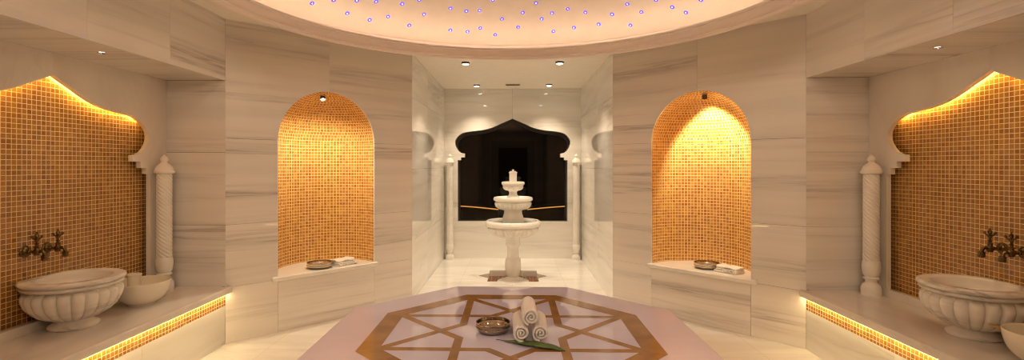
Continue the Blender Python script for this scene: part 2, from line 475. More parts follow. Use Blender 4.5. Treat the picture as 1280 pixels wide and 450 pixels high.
# near pair and the entrance walls behind the camera: plain marble
for mir, nm in ((False, 'wall_near_left'), (True, 'wall_near_right')):
    mb = MB(mir)
    def NF2(u, z, d): x, y, zz = NF(u, z, d); return (x, 2 * SY - y, zz)
    for u0, u1 in ((0, NC), (NC, NL)):
        for z0, z1 in ((0, .44), (.44, NS), (NS, ZC)): mb.prism([(u0 + G, z0 + G), (u1 - G, z0 + G), (u1 - G, z1 - G), (u0 + G, z1 - G)], NF2, 0, -.02, uvo())
    struct(mb.build(nm, M['wall']))
for mir, nm in ((False, 'wall_entrance_left'), (True, 'wall_entrance_right')):
    mb = MB(mir)
    mb.prism([(-2., 0), (EY, 0), (EY, ZC), (-2., ZC)], lambda u, z, d: (-BX - d, u, z), 0, .02, uvo())
    struct(mb.build(nm, M['alcove']))
mb = MB(); mb.prism([(-BX, 0), (-.5, 0), (-.5, 2.0), (.5, 2.0), (.5, 0), (BX, 0), (BX, ZC), (-BX, ZC)], lambda u, z, d: (u, -2. - d, z), 0, .05, uvo())
wb = struct(mb.build('wall_back', M['alcove']))
mb = MB(); mb.box((-.5, -2.09, 0), (.5, -2.05, 2.0)); struct(mb.build('door_1', M['darkwood'], bevel=.004))

# ---------------------------------------------------------------- side bays
ARCH = [(0, 1.936), (.06, 1.905), (.125, 1.875), (.21, 1.832), (.3, 1.797), (.4, 1.774), (.5, 1.762), (.59, 1.754), (.655, 1.737), (.71, 1.705), (.748, 1.665),
        (.766, 1.625), (.762, 1.58), (.738, 1.537), (.70, 1.498), (.66, 1.480), (.61, 1.472), (.61, 1.426), (.685, 1.426), (.685, 1.380), (.74, 1.380), (.74, 1.335), (.78, 1.335)]
def smooth_arch(pts, k):
    """Catmull-Rom through the first k points, the rest kept sharp."""
    out = []
    for i in range(k - 1):
        p0, p1, p2, p3 = pts[max(i - 1, 0)], pts[i], pts[i + 1], pts[min(i + 2, k - 1)]
        for j in range(3):
            t = j / 3
            out.append(tuple(.5 * (2 * p1[c] + (p2[c] - p0[c]) * t + (2 * p0[c] - 5 * p1[c] + 4 * p2[c] - p3[c]) * t * t + (3 * p1[c] - p0[c] - 3 * p2[c] + p3[c]) * t ** 3) for c in (0, 1)))
    return out + list(pts[k - 1:])
ARCHS = smooth_arch(ARCH, 17)
def bay(mir, side):
    s = 'left' if not mir else 'right'
    # lintel, its underside and the two returns: one marble wall
    mb = MB(mir)
    ys = [NY, 2.565, 3.2, AY]
    for a, b in zip(ys, ys[1:]):
        mb.prism([(a + G, ZL), (b - G, ZL), (b - G, ZC), (a + G, ZC)], lambda u, z, d: (-AX - d, u, z), 0, .02, uvo())
        mb.prism([(-RX, a), (-AX - .021, a), (-AX - .021, b), (-RX, b)], lambda u, z, d: (u, z, ZL + .0005 + d), 0, .02, uvo())
    for yy, sg in ((AY, 1), (NY, -1)):
        for z0, z1 in ((BZ, .93), (.93, 1.5), (1.5, ZL)):
            mb.prism([(-MX, z0 + G), (-AX - .0005, z0 + G), (-AX - .0005, z1 - G), (-MX, z1 - G)], lambda u, z, d: (u, yy + d * sg, z), 0, .02, uvo())
    struct(mb.build('wall_' + s, M['wall']))
    mb = MB(mir)
    mb.prism([(NY, BZ - .05), (AY, BZ - .05), (AY, ZL + .02), (NY, ZL + .02)], lambda u, z, d: (-MX - d, u, z), 0, .02)
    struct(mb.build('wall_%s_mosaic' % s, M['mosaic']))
    # carved arch panel
    t = thing('arch_panel', 'carved marble ogee arch framing the mosaic bay ' + ('behind the bowl holding a cup' if not mir else 'on the right, behind the wooden stick'),
              'arch panel', ((-RX if not mir else RX), SY, BZ), group='arch panels of the side bays')
    mb = MB(mir)
    W = AY - SY - .001
    for sg in (1, -1):
        poly = [(sg * .0008, ZL), (sg * W, ZL), (sg * W, BZ + .0005), (sg * .0008, BZ + .0005), (sg * .0008, .505), (sg * .78, .505)] + [(sg * max(a, .0008), b) for a, b in ARCHS[::-1]]
        mb.prism(poly, lambda u, z, d: (-RX - d, SY + u, z), 0, .032, (R.uniform(0, 9), R.uniform(0, 9)))
    mb.build('panel', M['bay'], t)
    # led strip hidden behind the edge of the arch
    led = [(a * 1.0 + .02, b + .034) for a, b in ARCHS[:40] if b > 1.70]
    mb = MB(mir)
    full = [(-a, b) for a, b in led[::-1]] + led
    k = len(full)
    x0 = -RX - .034
    pts = [(x0, SY + a, b - .006) for a, b in full] + [(x0, SY + a, b + .006) for a, b in full] + [(x0 - .003, SY + a, b - .006) for a, b in full] + [(x0 - .003, SY + a, b + .006) for a, b in full]
    fs = []
    for i in range(k - 1):
        fs += [(2 * k + i, 2 * k + i + 1, 3 * k + i + 1, 3 * k + i), (i, i + 1, 2 * k + i + 1, 2 * k + i), (k + i, 3 * k + i, 3 * k + i + 1, k + i + 1)]
    mb.add(pts, fs)
    mb.build('light_strip', M['bay_led'], t)
    # bench
    b = thing('bench', 'marble bench over a lit mosaic band, ' + ('carrying the bowl with a cup' if not mir else 'carrying the wooden stick and basin on the right'),
              'bench', ((-RX + .2) * (1 if not mir else -1), SY, 0), group='benches of the side bays')
    mb = MB(mir)
    poly = [(-MX + .001, NY + .001), (-AX - .021, NY + .001), (-AX + .002, NY - .03), (-2.20, NY - .02), (-2.19, NY), (-2.19, AY), (-2.20, AY + .02), (-AX + .012, AY + .028), (-AX - .0, AY - .001), (-AX - .018, AY - .001), (-AX - .03, AY + .019), (-MX + .001, AY + .019)]
    mb.prism(poly, lambda u, z, d: (u, z, BZ - d), 0, .048, uvo())
    mb.build('seat', M['bench'], b, bevel=.016, segs=4, smooth=35)
    mb = MB(mir); mb.prism([(NY, .302), (AY - .001, .302), (AY - .001, .402), (NY, .402)], lambda u, z, d: (-AX - d, u, z), 0, .02)
    mb.build('mosaic_band', M['mosaic'], b)
    mb = MB(mir)
    for a, c in ((NY, 2.95), (2.95, AY - .001)):
        mb.prism([(a + G, 0.0005), (c - G, 0.0005), (c - G, .301), (a + G, .301)], lambda u, z, d: (-AX - d, u, z), 0, .02, uvo())
    mb.build('front_panel', M['alcove'], b)
    mb = MB(mir); mb.box((-2.228, NY + .01, .396), (-2.214, AY - .004, .4015)); mb.build('light_strip', M['bench_led'], b)
    # little downlight under the lintel
    xs = -2.42 if not mir else 2.42
    dl = thing('bay_downlight', 'small round downlight under the marble lintel ' + ('above the left basin' if not mir else 'above the right basin'), 'ceiling light', (xs, SY, ZL), group='downlights under the lintels')
    mb = MB(); mb.lathe([(.018, 0), (.022, -.002), (.022, -.006), (.016, -.008), (.014, -.003)], 24, cap=False); local_part(mb, 'bezel', M['chrome'], dl, smooth=40)
    mb = MB(); mb.lathe([(.0145, -.003), (1e-6, -.0035)], 20, cap=False); local_part(mb, 'lens', M['lens'], dl)
    lamp('bay_lamp', 'SPOT', (xs, SY, ZL - .012), E_BAY, WARM, dl, (xs * 1.06, SY, 0), spot_size=math.radians(125), spot_blend=.9, shadow_soft_size=.03)
WARM = (1., .71, .42)
WARM2 = (1., .80, .58)
E_BAY = 3.2
M['bay'] = marble('arch_marble', (.80, .755, .69), (.70, .64, .57), (.48, .43, .39), stretch=(2.5, 1.4, 1), rough=.16, vein=.3)
bay(False, 'left'); bay(True, 'right')

# ---------------------------------------------------------------- alcove
for mir, nm in ((False, 'wall_alcove_left'), (True, 'wall_alcove_right')):
    mb = MB(mir)
    for y0, y1 in ((BY, 5.98), (5.98, YB)):
        for z0, z1 in ((0, .62), (.62, 1.36), (1.36, 2.1), (2.1, ZC)):
            mb.prism([(y0 + G, z0 + G), (y1 - G, z0 + G), (y1 - G, z1 - G), (y0 + G, z1 - G)], lambda u, z, d: (-BX - d, u, z), 0, .02, uvo())
    struct(mb.build(nm, M['alcove']))
WA = [(0, 2.103), (.10, 2.058), (.21, 2.010), (.30, 1.968), (.40, 1.940), (.50, 1.922), (.60, 1.912), (.70, 1.898), (.78, 1.872), (.832, 1.825), (.862, 1.775), (.866, 1.728), (.850, 1.672),
      (.815, 1.618), (.775, 1.588), (.74, 1.578), (.718, 1.576), (.718, 1.518), (.775, 1.518), (.775, 1.475), (.825, 1.475)]
WS = smooth_arch(WA, 17)
mb = MB()
for sg in (1, -1):
    poly = [(sg * G, ZC), (sg * BX, ZC), (sg * BX, 0), (sg * G, 0), (sg * G, .553), (sg * .825, .553)] + [(sg * max(a, G), b) for a, b in WS[::-1]]
    mb.prism(poly, lambda u, z, d: (u, YB + d, z), 0, .10, (R.uniform(0, 9), R.uniform(0, 9)))
struct(mb.build('wall_far', M['alcove']))
wn = bpy.data.objects.new('window_1', None); COL.objects.link(wn); wn.location = (0, YB + .12, .553); struct(wn)
mb = MB(); mb.box((-.95, YB + .150, .50), (.95, YB + .158, 2.2)); mb.build('glass', M['glass'], wn)
mb = MB()
full = [(-a, b) for a, b in WS[::-1] if b > 1.60] + [(a, b) for a, b in WS if b > 1.60]
k = len(full); inn = [(a * .965, b - .045) for a, b in full]
outr = [(a * 1.06, b + .06) for a, b in full]
mb.add([(a, YB + .103, b) for a, b in outr] + [(a, YB + .103, b) for a, b in inn] + [(a, YB + .148, b) for a, b in outr] + [(a, YB + .148, b) for a, b in inn],
       [(i, i + 1, k + i + 1, k + i) for i in range(k - 1)] + [(k + i, k + i + 1, 3 * k + i + 1, 3 * k + i) for i in range(k - 1)])
for sx in (-1, 1):
    a, b = sorted((sx * .80, sx * .93)); mb.box((a, YB + .103, .5), (b, YB + .148, 1.62))
mb.box((-.93, YB + .103, .47), (.93, YB + .148, .562))
mb.build('window_frame', M['black'], wn)
# the dim room behind the glass
mb = MB()
y0, y1, xw, zt = YB + .17, 11.6, 2.1, 2.5
V8 = [(-xw, y0, 0), (xw, y0, 0), (xw, y1, 0), (-xw, y1, 0), (-xw, y0, zt), (xw, y0, zt), (xw, y1, zt), (-xw, y1, zt)]
for nm, fc in (('floor_inner_room', (0, 1, 2, 3)), ('ceiling_inner_room', (7, 6, 5, 4)), ('wall_inner_left', (0, 3, 7, 4)), ('wall_inner_right', (2, 1, 5, 6)), ('wall_inner_back', (3, 2, 6, 7))):
    mb = MB(); mb.add([V8[q] for q in fc], [(0, 1, 2, 3)]); struct(mb.build(nm, M['darkwood']))
mb = MB(); mb.box((-.5, 11.52, 0), (.5, 11.598, 1.97)); struct(mb.build('door_2', M['void']))
for sx, lb in ((-1, 'left of the fountain'), (1, 'right of the fountain')):
    t = thing('inner_bench', 'dark curved bench with a glowing edge behind the dark glass, ' + lb, 'bench', (sx * .8, 10.9, 0), group='benches in the dark inner room')
    path = [(sx * (1.25 - .95 * k / 12), 11.05 - .85 * (k / 12) ** 1.3) for k in range(13)]
    def band(name, z0, z1, off0, off1, mat):
        mb = MB(); n = len(path)
        A_ = [(x, y - off0) for x, y in path]; B_ = [(x, y + off1) for x, y in path]
        pts = [(x, y, z0) for x, y in A_] + [(x, y, z1) for x, y in A_] + [(x, y, z0) for x, y in B_] + [(x, y, z1) for x, y in B_]
        fs = []
        for i in range(n - 1):
            fs += [(i, i + 1, n + i + 1, n + i), (n + i, n + i + 1, 3 * n + i + 1, 3 * n + i), (2 * n + i, 3 * n + i, 3 * n + i + 1, 2 * n + i + 1), (i, 2 * n + i, 2 * n + i + 1, i + 1)]
        fs += [(0, n, 3 * n, 2 * n), (n - 1, 3 * n - 1, 4 * n - 1, 2 * n - 1)]
        mb.add(pts, fs); mb.build(name, mat, t)
    band('base', 0, .47, 0, .3, M['darkwood']); band('light_strip', .478, .50, .002, .01, M['far_led']); band('seat', .502, .53, .03, .3, M['darkwood'])

def downlight(loc, label, E, tgt, r=.035, group=None, spot=110, col=(1., .80, .58)):
    dl = thing('downlight', label, 'ceiling light', loc, group=group)
    mb = MB(); mb.lathe([(r * 1.35, 0), (r * 1.35, -.004), (r * 1.2, -.016), (r * 1.02, -.018), (r, -.006)], 28, cap=False); local_part(mb, 'bezel', M['darkmetal'], dl, smooth=40)
    mb = MB(); mb.lathe([(r * 1.01, -.020), (r * .6, -.027), (1e-6, -.029)], 24, cap=False); local_part(mb, 'lens', M['lens'], dl, smooth=60)
    lamp('downlight_lamp', 'SPOT', (loc[0], loc[1], loc[2] - .04), E, col, dl, tgt, spot_size=math.radians(spot), spot_blend=1., shadow_soft_size=.035)
E_ALC = 34.
for x, y, lb in ((-.519, 5.52, 'nearer downlight on the left of the alcove ceiling'), (.529, 5.52, 'nearer downlight on the right of the alcove ceiling'),
                 (-.51, 7.07, 'far downlight on the left, close to the arched window wall'), (.52, 7.05, 'far downlight on the right, close to the arched window wall')):
    downlight((x, y, ZC), lb, E_ALC, (x, y, 0), group='recessed downlights of the alcove', spot=96)
E_FILL = 21.  # unseen lamps added behind and beside the camera as fill light
for x, y, tx, ty, lb in ((-.5, -.3, -.45, 3.2, 'added fill lamp over the left of the entrance'), (.5, -.3, .45, 3.2, 'added fill lamp over the right of the entrance'),
                 (-1.72, 1.62, .8, 4.6, 'added fill lamp in the near left corner of the octagonal ceiling'), (1.72, 1.62, -.8, 4.6, 'added fill lamp in the near right corner of the octagonal ceiling')):
    downlight((x, y, ZC), lb, E_FILL, (tx, ty, 1.25), group='added fill lamps of the near half', spot=150, col=(1., .80, .58))
# air grille
t = thing('ceiling_vent', 'small dark rectangular air grille in the alcove ceiling', 'vent', (.005, 7.04, ZC))
mb = MB()
mb.box((-.105, -.055, -.008), (.105, -.043, 0)); mb.box((-.105, .043, -.008), (.105, .055, 0)); mb.box((-.105, -.043, -.008), (-.095, .043, 0)); mb.box((.095, -.043, -.008), (.105, .043, 0))
local_part(mb, 'frame', M['chrome'], t)
mb = MB(); mb.box((-.095, -.043, -.002), (.095, .043, 0)); local_part(mb, 'backing', M['void'], t)
for k in range(4):
    mb = MB(); y = -.033 + k * .022; mb.add([(-.095, y - .006, -.002), (.095, y - .006, -.002), (.095, y + .004, -.0075), (-.095, y + .004, -.0075), (-.095, y - .004, -.002), (.095, y - .004, -.002), (.095, y + .006, -.0075), (-.095, y + .006, -.0075)],
                                             [(0, 3, 2, 1), (4, 5, 6, 7), (0, 1, 5, 4), (3, 7, 6, 2), (0, 4, 7, 3), (1, 2, 6, 5)])
    local_part(mb, 'slat', M['darkmetal'], t)

# ---------------------------------------------------------------- niche spotlights
def niche_spot(mir, label, aim, E, tilt):
    s = 1 if mir else -1
    e = math.radians(74)
    u, dd, z = NC, -.02 - NR * math.cos(e), NS + NR * math.sin(e)
    x, y, z = NF(u, z, dd); x = -x if mir else x
    t = thing('niche_spotlight', label, 'spotlight', (x, y, z), group='spotlights of the arched niches')
    q = Vector(tilt).normalized().to_track_quat('-Z', 'Y')
    def turned(mb): mb.v = [tuple(q @ Vector(v)) for v in mb.v]; return mb
    mb = MB(); mb.lathe([(.030, .03), (.030, -.004), (.026, -.006), (.024, .0)], 28, cap=False); local_part(mb, 'flange', M['chrome'], t, smooth=40)
    mb = MB(); mb.lathe([(.021, .0), (.0225, -.012), (.0225, -.040), (.0205, -.044), (.019, -.038)], 28, cap=False); local_part(turned(mb), 'housing', M['darkmetal'], t, smooth=40)
    mb = MB(); mb.lathe([(.020, -.0405), (.010, -.0415), (1e-6, -.042)], 24, cap=False); local_part(turned(mb), 'lens', M['lens'], t, smooth=60)
    p = Vector((x, y, z)) + q @ Vector((0, 0, -.055))
    tg = NF(aim[0], aim[2], aim[1]); tg = (-tg[0] if mir else tg[0], tg[1], tg[2])
    lamp('spot_lamp', 'SPOT', p, E, (1., .84, .58), t, tg, spot_size=math.radians(aim[3]), spot_blend=aim[4], shadow_soft_size=.02)
    return t
niche_spot(False, 'round spotlight showing its glowing lens at the top of the evenly lit niche', (.87, -.13, SHZ, 138, 1.), 20., (.25, -.45, -1))
niche_spot(True, 'short dark spotlight throwing a bright cone down the mosaic at the top of its niche', (.88, -.44, 1.50, 92, .45), 23., (0.05, .15, -1))

# ---------------------------------------------------------------- columns
def column(loc, k, label, group):
    """k: dictionary of heights and radii"""
    t = thing('column', label, 'column', loc, group=group)
    H0, H1, r = k['s0'], k['s1'], k['r']
    mb = MB()
    b = H0
    mb.lathe([(r * 1.22, 0), (r * 1.24, b * .10), (r * 1.24, b * .20), (r * 1.05, b * .30), (r * .72, b * .36), (r * .70, b * .42), (r * .95, b * .47), (r * 1.0, b * .50), (r * .8, b * .53), (r * 1.0, b * .60),
              (r * 1.06, b * .68), (r * 1.12, b * .77), (r * 1.12, b * .86), (r * 1.07, b * .95), (r * 1.0, b * .985), (r * .96, b)], 40)
    local_part(mb, 'base', M['white'], t, smooth=50)
    n = 96; m = 190
    mb = MB()
    prof = [(r, H0 + (H1 - H0) * i / m) for i in range(m + 1)]
    if k['kind'] == 'twist':
        mod = lambda rr, z, th: rr * (.80 + .20 * math.sqrt(abs(math.sin(4 * th + z * k['tw']))))
    else:
        def mod(rr, z, th):
            a = abs(math.sin(5 * th + z * k['tw'])); c = abs(math.sin(5 * th - z * k['tw']))
            return rr * (.90 + .10 * math.sqrt(min(a, c)))
    mb.lathe(prof, n, mod=mod)
    local_part(mb, 'shaft', M['white'], t, smooth=80)
    mb = MB(); T = k['top'] - H1; z = H1
    mb.lathe([(r * .98, z), (r * 1.25, z + .02 * T), (r * 1.34, z + .06 * T), (r * 1.34, z + .16 * T), (r * 1.22, z + .19 * T), (r * 1.18, z + .24 * T), (r * 1.02, z + .38 * T), (r * .66, z + .52 * T), (r * .42, z + .58 * T), (r * .38, z + .62 * T),
              (r * .52, z + .70 * T), (r * .54, z + .78 * T), (r * .40, z + .88 * T), (r * .2, z + .94 * T), (r * .12, z + .98 * T), (1e-6, z + T)], 32)
    local_part(mb, 'finial', M['white'], t, smooth=50)
tw = dict(kind='twist', s0=.255, s1=.885, top=1.03, r=.053, tw=108)
column((-2.637, 3.695, BZ), tw, 'spiral-carved marble column standing on the bench behind the bowl with a cup', 'columns of the side bays')
column((2.637, 3.695, BZ), tw, 'spiral-carved marble column at the far end of the bench with the stick', 'columns of the side bays')
lat = dict(kind='lattice', s0=.225, s1=1.425, top=1.57, r=.052, tw=26)
column((-.935, YB - .073, 0), lat, 'slim lattice-carved marble column on the left of the dark arched window', 'columns of the alcove')
column((.945, YB - .073, 0), lat, 'slim lattice-carved marble column on the right of the dark arched window', 'columns of the alcove')

# ---------------------------------------------------------------- fountain
t = thing('fountain', 'three-tiered white marble fountain standing on the star drain before the dark window', 'fountain', (FX, FY, -.075))
def zf(y): return 1.4 - (y - PH) / 98.6 + .075
def flutes(n, z0, z1, amp):
    def mod(r, z, th):
        if z <= z0 or z >= z1: return r
        f = math.sin(PI * (z - z0) / (z1 - z0)) ** .5
        return r * (1 - amp * f * (1 - math.sqrt(abs(math.sin(n * th / 2)))))
    return mod
def dense(prof, k=3):
    o = []
    for i in range(len(prof) - 1):
        p0, p1, p2, p3 = prof[max(i - 1, 0)], prof[i], prof[i + 1], prof[min(i + 2, len(prof) - 1)]
        for j in range(k):
            tt = j / k
            o.append(tuple(max(1e-6, .5 * (2 * p1[c] + (p2[c] - p0[c]) * tt + (2 * p0[c] - 5 * p1[c] + 4 * p2[c] - p3[c]) * tt * tt + (3 * p1[c] - p0[c] - 3 * p2[c] + p3[c]) * tt ** 3)) if c == 0 else
                           .5 * (2 * p1[c] + (p2[c] - p0[c]) * tt + (2 * p0[c] - 5 * p1[c] + 4 * p2[c] - p3[c]) * tt * tt + (3 * p1[c] - p0[c] - 3 * p2[c] + p3[c]) * tt ** 3) for c in (0, 1)))
    return o + [prof[-1]]
mb = MB()
mb.lathe([(.205, 0), (.20, .012), (.15, .03), (.10, .05), (.072, .068)] + [(.068, zf(345.5)), (.082, zf(343.5)), (.097, zf(339)), (.101, zf(334)), (.101, zf(326.5)), (.094, zf(325)), (.094, zf(322.8)), (.078, zf(321.5)),
         (.074, zf(318)), (.072, zf(310)), (.076, zf(307.5)), (.092, zf(306)), (.094, zf(304)), (.088, zf(302.5)), (.091, zf(298)), (.10, zf(296.5)), (.12, zf(295.8))], 40)
local_part(mb, 'pedestal', M['white'], t, smooth=45)
mb = MB()
a, b = zf(296.2), zf(284.4)
mb.lathe([(.10, a), (.15, a + .003), (.20, a + .012), (.25, a + .028), (.292, a + .055), (.316, a + .086), (.324, b - .004), (.318, b + .004), (.304, b + .009), (.308, b + .017), (.345, zf(282)), (.352, zf(279.5)), (.345, zf(276.5)), (.33, zf(275.2)), (.305, zf(275.4)),
          (.296, zf(277)), (.28, zf(282)), (.2, zf(286)), (1e-6, zf(287))], 144, mod=flutes(32, a + .004, b + .002, .13))
local_part(mb, 'lower_basin', M['white'], t, smooth=45)
mb = MB(); mb.lathe([(.286, zf(278.6)), (1e-6, zf(278.6))], 48, cap=False); local_part(mb, 'water', M['water'], t)
mb = MB(); mb.lathe([(.135, zf(287.5)), (.135, zf(273)), (.13, zf(271)), (.118, zf(267.5)), (.112, zf(264)), (.118, zf(262.5)), (.125, zf(261.8))], 36); local_part(mb, 'stem', M['white'], t, smooth=45)
mb = MB(); a, b = zf(262), zf(253.2)
mb.lathe([(.10, a), (.15, a + .003), (.19, a + .014), (.22, a + .038), (.232, a + .066), (.234, b), (.228, b + .006), (.218, b + .010), (.224, b + .017), (.247, zf(250)), (.250, zf(248.4)), (.243, zf(246.6)), (.225, zf(246)), (.21, zf(247)), (.19, zf(250)), (.1, zf(253)), (1e-6, zf(254))], 112, mod=flutes(26, a + .004, b - .002, .09))
local_part(mb, 'middle_basin', M['white'], t, smooth=45)
mb = MB(); mb.lathe([(.085, zf(253)), (.08, zf(246)), (.055, zf(243.5)), (.048, zf(241)), (.055, zf(239)), (.068, zf(238))], 32); local_part(mb, 'stem', M['white'], t, smooth=45)
mb = MB(); a, b = zf(238.3), zf(232.8)
mb.lathe([(.062, a), (.090, a + .004), (.115, a + .016), (.129, a + .036), (.132, b), (.126, b + .006), (.131, b + .012), (.146, zf(230)), (.147, zf(228.6)), (.14, zf(227.2)), (.125, zf(227)), (.11, zf(228)), (.06, zf(230)), (1e-6, zf(230.6))], 80, mod=flutes(20, a + .004, b - .001, .09))
local_part(mb, 'top_basin', M['white'], t, smooth=45)
mb = MB(); q = .047
mb.box((-q, -q, zf(230.5)), (q, q, zf(216.4))); mb.box((-q * 1.12, -q * 1.12, zf(216.4)), (q * 1.12, q * 1.12, zf(214.9))); mb.box((-q * .85, -q * .85, zf(214.9)), (q * .85, q * .85, zf(213.9)))
mb.lathe([(.016, zf(213.9)), (.012, zf(213.2)), (.015, zf(212.7)), (.011, zf(212)), (1e-6, zf(211.7))], 16)
local_part(mb, 'finial', M['white'], t, bevel=.004)

# ---------------------------------------------------------------- heated stone with inlay
t = thing('heated_stone', 'large octagonal lilac-tinted marble slab with a brown star inlay in the middle of the room', 'massage slab', (0, SY, 0))
T8 = math.tan(PI / 8)
def octa(a): return [(a, -a * T8), (a, a * T8), (a * T8, a), (-a * T8, a), (-a, a * T8), (-a, -a * T8), (-a * T8, -a), (a * T8, -a)]
mb = MB(); mb.prism(octa(SA), lambda u, z, d: (u, z, SZ - d), 0, .06, (3, 5)); local_part(mb, 'top', M['slab'], t, bevel=.004)
mb = MB(); mb.prism(octa(.93), lambda u, z, d: (u, z, SZ - .06 - d), 0, SZ - .0602, (3, 5)); local_part(mb, 'base', M['bench'], t)
HS = 1.4 - SZ
o1, o2 = octa(.833 * HS), octa(.714 * HS)
mb = MB()
zt = SZ + .0011
for i in range(8):
    j = (i + 1) % 8
    mb.add([(*o1[i], zt), (*o1[j], zt), (*o2[j], zt), (*o2[i], zt)], [(0, 1, 2, 3)], [[(o1[i][0] + i, o1[i][1]), (o1[j][0] + i, o1[j][1]), (o2[j][0] + i, o2[j][1]), (o2[i][0] + i, o2[i][1])]])
local_part(mb, 'inlay_band', M['inlay'], t)
# star lines: {8/3} chords with their middle thirds turned out to the tips of the inner star
a_in = .72 * HS; h = a_in * T8                           # inner octagon: vertices (a,±h) and (±h,a)
tip = h * math.sqrt(2); cc = h * T8                      # inner star tips and concave corners
wl = .050 * HS
mb = MB()
def stroke(path, w=wl, dz=0):
    pp = [Vector(p) for p in path]; L, Rr = [], []
    for i, p in enumerate(pp):
        dirs = []
        if i: dirs.append((pp[i] - pp[i - 1]).normalized())
        if i < len(pp) - 1: dirs.append((pp[i + 1] - pp[i]).normalized())
        tdir = sum(dirs, Vector((0, 0))).normalized(); nn = Vector((-tdir.y, tdir.x)); k = 1 / max(.35, nn.dot(Vector((-dirs[0].y, dirs[0].x))))
        L.append(p + nn * w / 2 * k); Rr.append(p - nn * w / 2 * k)
    zz = SZ + .0004 + dz
    for i in range(len(pp) - 1):
        mb.add([(*Rr[i], zz), (*Rr[i + 1], zz), (*L[i + 1], zz), (*L[i], zz)], [(0, 1, 2, 3)])
for k in range(8):
    ca, sa_ = math.cos(k * PI / 4), math.sin(k * PI / 4)
    rot = lambda p: (p[0] * ca - p[1] * sa_, p[0] * sa_ + p[1] * ca)
    # chord at x = -h from (-h, a) to (-h, cc), out to the tip (-tip, 0), back and down
    stroke([rot((-h, a_in)), rot((-h, cc - wl * T8 / 2))], dz=k * 6e-5)
    stroke([rot((-h, -cc + wl * T8 / 2)), rot((-h, -a_in))], dz=k * 6e-5 + 3e-5)
local_part(mb, 'inlay_star', M['inlay'], t)

# ---------------------------------------------------------------- towels, bowl and leaf on the stone
def roll(loc, label, rz, seed, L=.285, Ro=.050):
    rr = random.Random(seed)
    turns = 2.55; n = 84; t = .0142
    mb = MB(); sect_o, sect_i = [], []
    ph = math.radians({1: 285, 2: 262, 3: 250}[seed]) - turns * 2 * PI
    for i in range(n + 1):
        s = i / n; th = ph + s * turns * 2 * PI
        r = .009 + (Ro - .009) * s
        wob = 1 + .03 * math.sin(3 * th + seed)
        sect_o.append((r * math.cos(th) * wob, r * math.sin(th) * wob)); ri = max(r - t, .0015)
        sect_i.append((ri * math.cos(th) * wob, ri * math.sin(th) * wob))
    loop = sect_o + sect_i[::-1]; m = len(loop)
    ys = [0, .004, .012, .03, .07, .12, .17, .22, L - .03, L - .012, L - .004, L]
    pts = []
    for y in ys:
        e = min(y, L - y); pull = .0032 * max(0, 1 - e / .012) ** 2
        for i, (x, z) in enumerate(loop):
            # soften the ends: outer skin and inner skin approach each other
            j = i if i <= n else 2 * n + 1 - i
            mx, mz = (sect_o[j][0] + sect_i[j][0]) / 2, (sect_o[j][1] + sect_i[j][1]) / 2
            k = pull / .0059
            jit = .0016 * math.sin(9 * j / n * 6 + seed * 3 + y * 20) if 0 < y < L else .003 * math.sin(j * .35 + seed)
            pts.append((x + (mx - x) * k, y + (jit if y in (0, L) else 0), z + (mz - z) * k))
    fs = [(i * m + k, i * m + (k + 1) % m, (i + 1) * m + (k + 1) % m, (i + 1) * m + k) for i in range(len(ys) - 1) for k in range(m)]
    for i in range(n):
        fs.append((i, 2 * n + 1 - i, 2 * n - i, i + 1)); b0 = (len(ys) - 1) * m
        fs.append((b0 + i, b0 + i + 1, b0 + 2 * n - i, b0 + 2 * n + 1 - i))
    fs.append((n, n + 1, 0, 0)[:2] + (n + 1,)) if False else None
    mb.add(pts, fs)
    o = mb.build('rolled_towel', M['towel'], smooth=70)
    o.location = loc; o.rotation_euler = (0, 0, rz)
    return tag(o, label, 'towel', 'rolled towels on the stone')
rz = .02
roll((.060, 2.672, SZ + .0525), 'rolled cream towel at the bottom of the stack, beside the copper bowl', .03, 1)
roll((.163, 2.676, SZ + .0525), 'rolled cream towel at the bottom of the stack, away from the copper bowl', -.02, 2)
roll((.111, 2.668, SZ + .0525 + .0885), 'rolled cream towel lying on top of the two others', .02, 3)

def metal_bowl(loc, R_, label, mat, H=.05, boss=True):
    t = thing('metal_bowl', label, 'bowl', loc)
    k = R_ / .1
    outer = [(.070 * k, 0), (.080 * k, .002), (.089 * k, H * .12), (.0955 * k, H * .30), (.0985 * k, H * .48), (.0985 * k, H * .54), (.0965 * k, H * .57), (.0965 * k, H * .61), (.099 * k, H * .65), (.1 * k, H * .96), (.0985 * k, H)]
    inner = [(.0955 * k, H * .985), (.0945 * k, H * .66), (.087 * k, H * .60), (.083 * k, H * .52), (.08 * k, H * .30), (.066 * k, H * .12), (.05 * k, H * .09), (.032 * k, H * .08), (.028 * k, H * .12), (.02 * k, H * .24), (.008 * k, H * .30), (1e-6, H * .31)]
    mb = MB(); mb.lathe(outer + inner, 64); local_part(mb, 'body', mat, t, smooth=50)
    mb = MB()
    for zz in (H * .51, H * .97):
        pts = []
        mb.lathe([(.0985 * k, zz - .0018), (.1015 * k, zz - .0012), (.1022 * k, zz), (.1015 * k, zz + .0012), (.0985 * k, zz + .0018)], 64, cap=False)
    local_part(mb, 'rim_bead', mat, t, smooth=50)
    return t
metal_bowl((-.102, 2.868, SZ + .001), .099, 'shiny copper-toned bath bowl beside the rolled towels on the stone slab', M['brass'], .056)
def niche_pt(mir, u, d, z=SHZ):
    x, y, z = NF(u, z, d); return ((-x if mir else x), y, z)
metal_bowl(niche_pt(False, .80, -.10, SHZ + .001), .108, 'shiny metal bath bowl in the niche with the glowing lens', M['silver'], .052)
metal_bowl(niche_pt(True, .84, -.165, SHZ + .001), .108, 'shiny metal bath bowl beside the fringed towel in the brightly spotlit niche', M['silver'], .052)

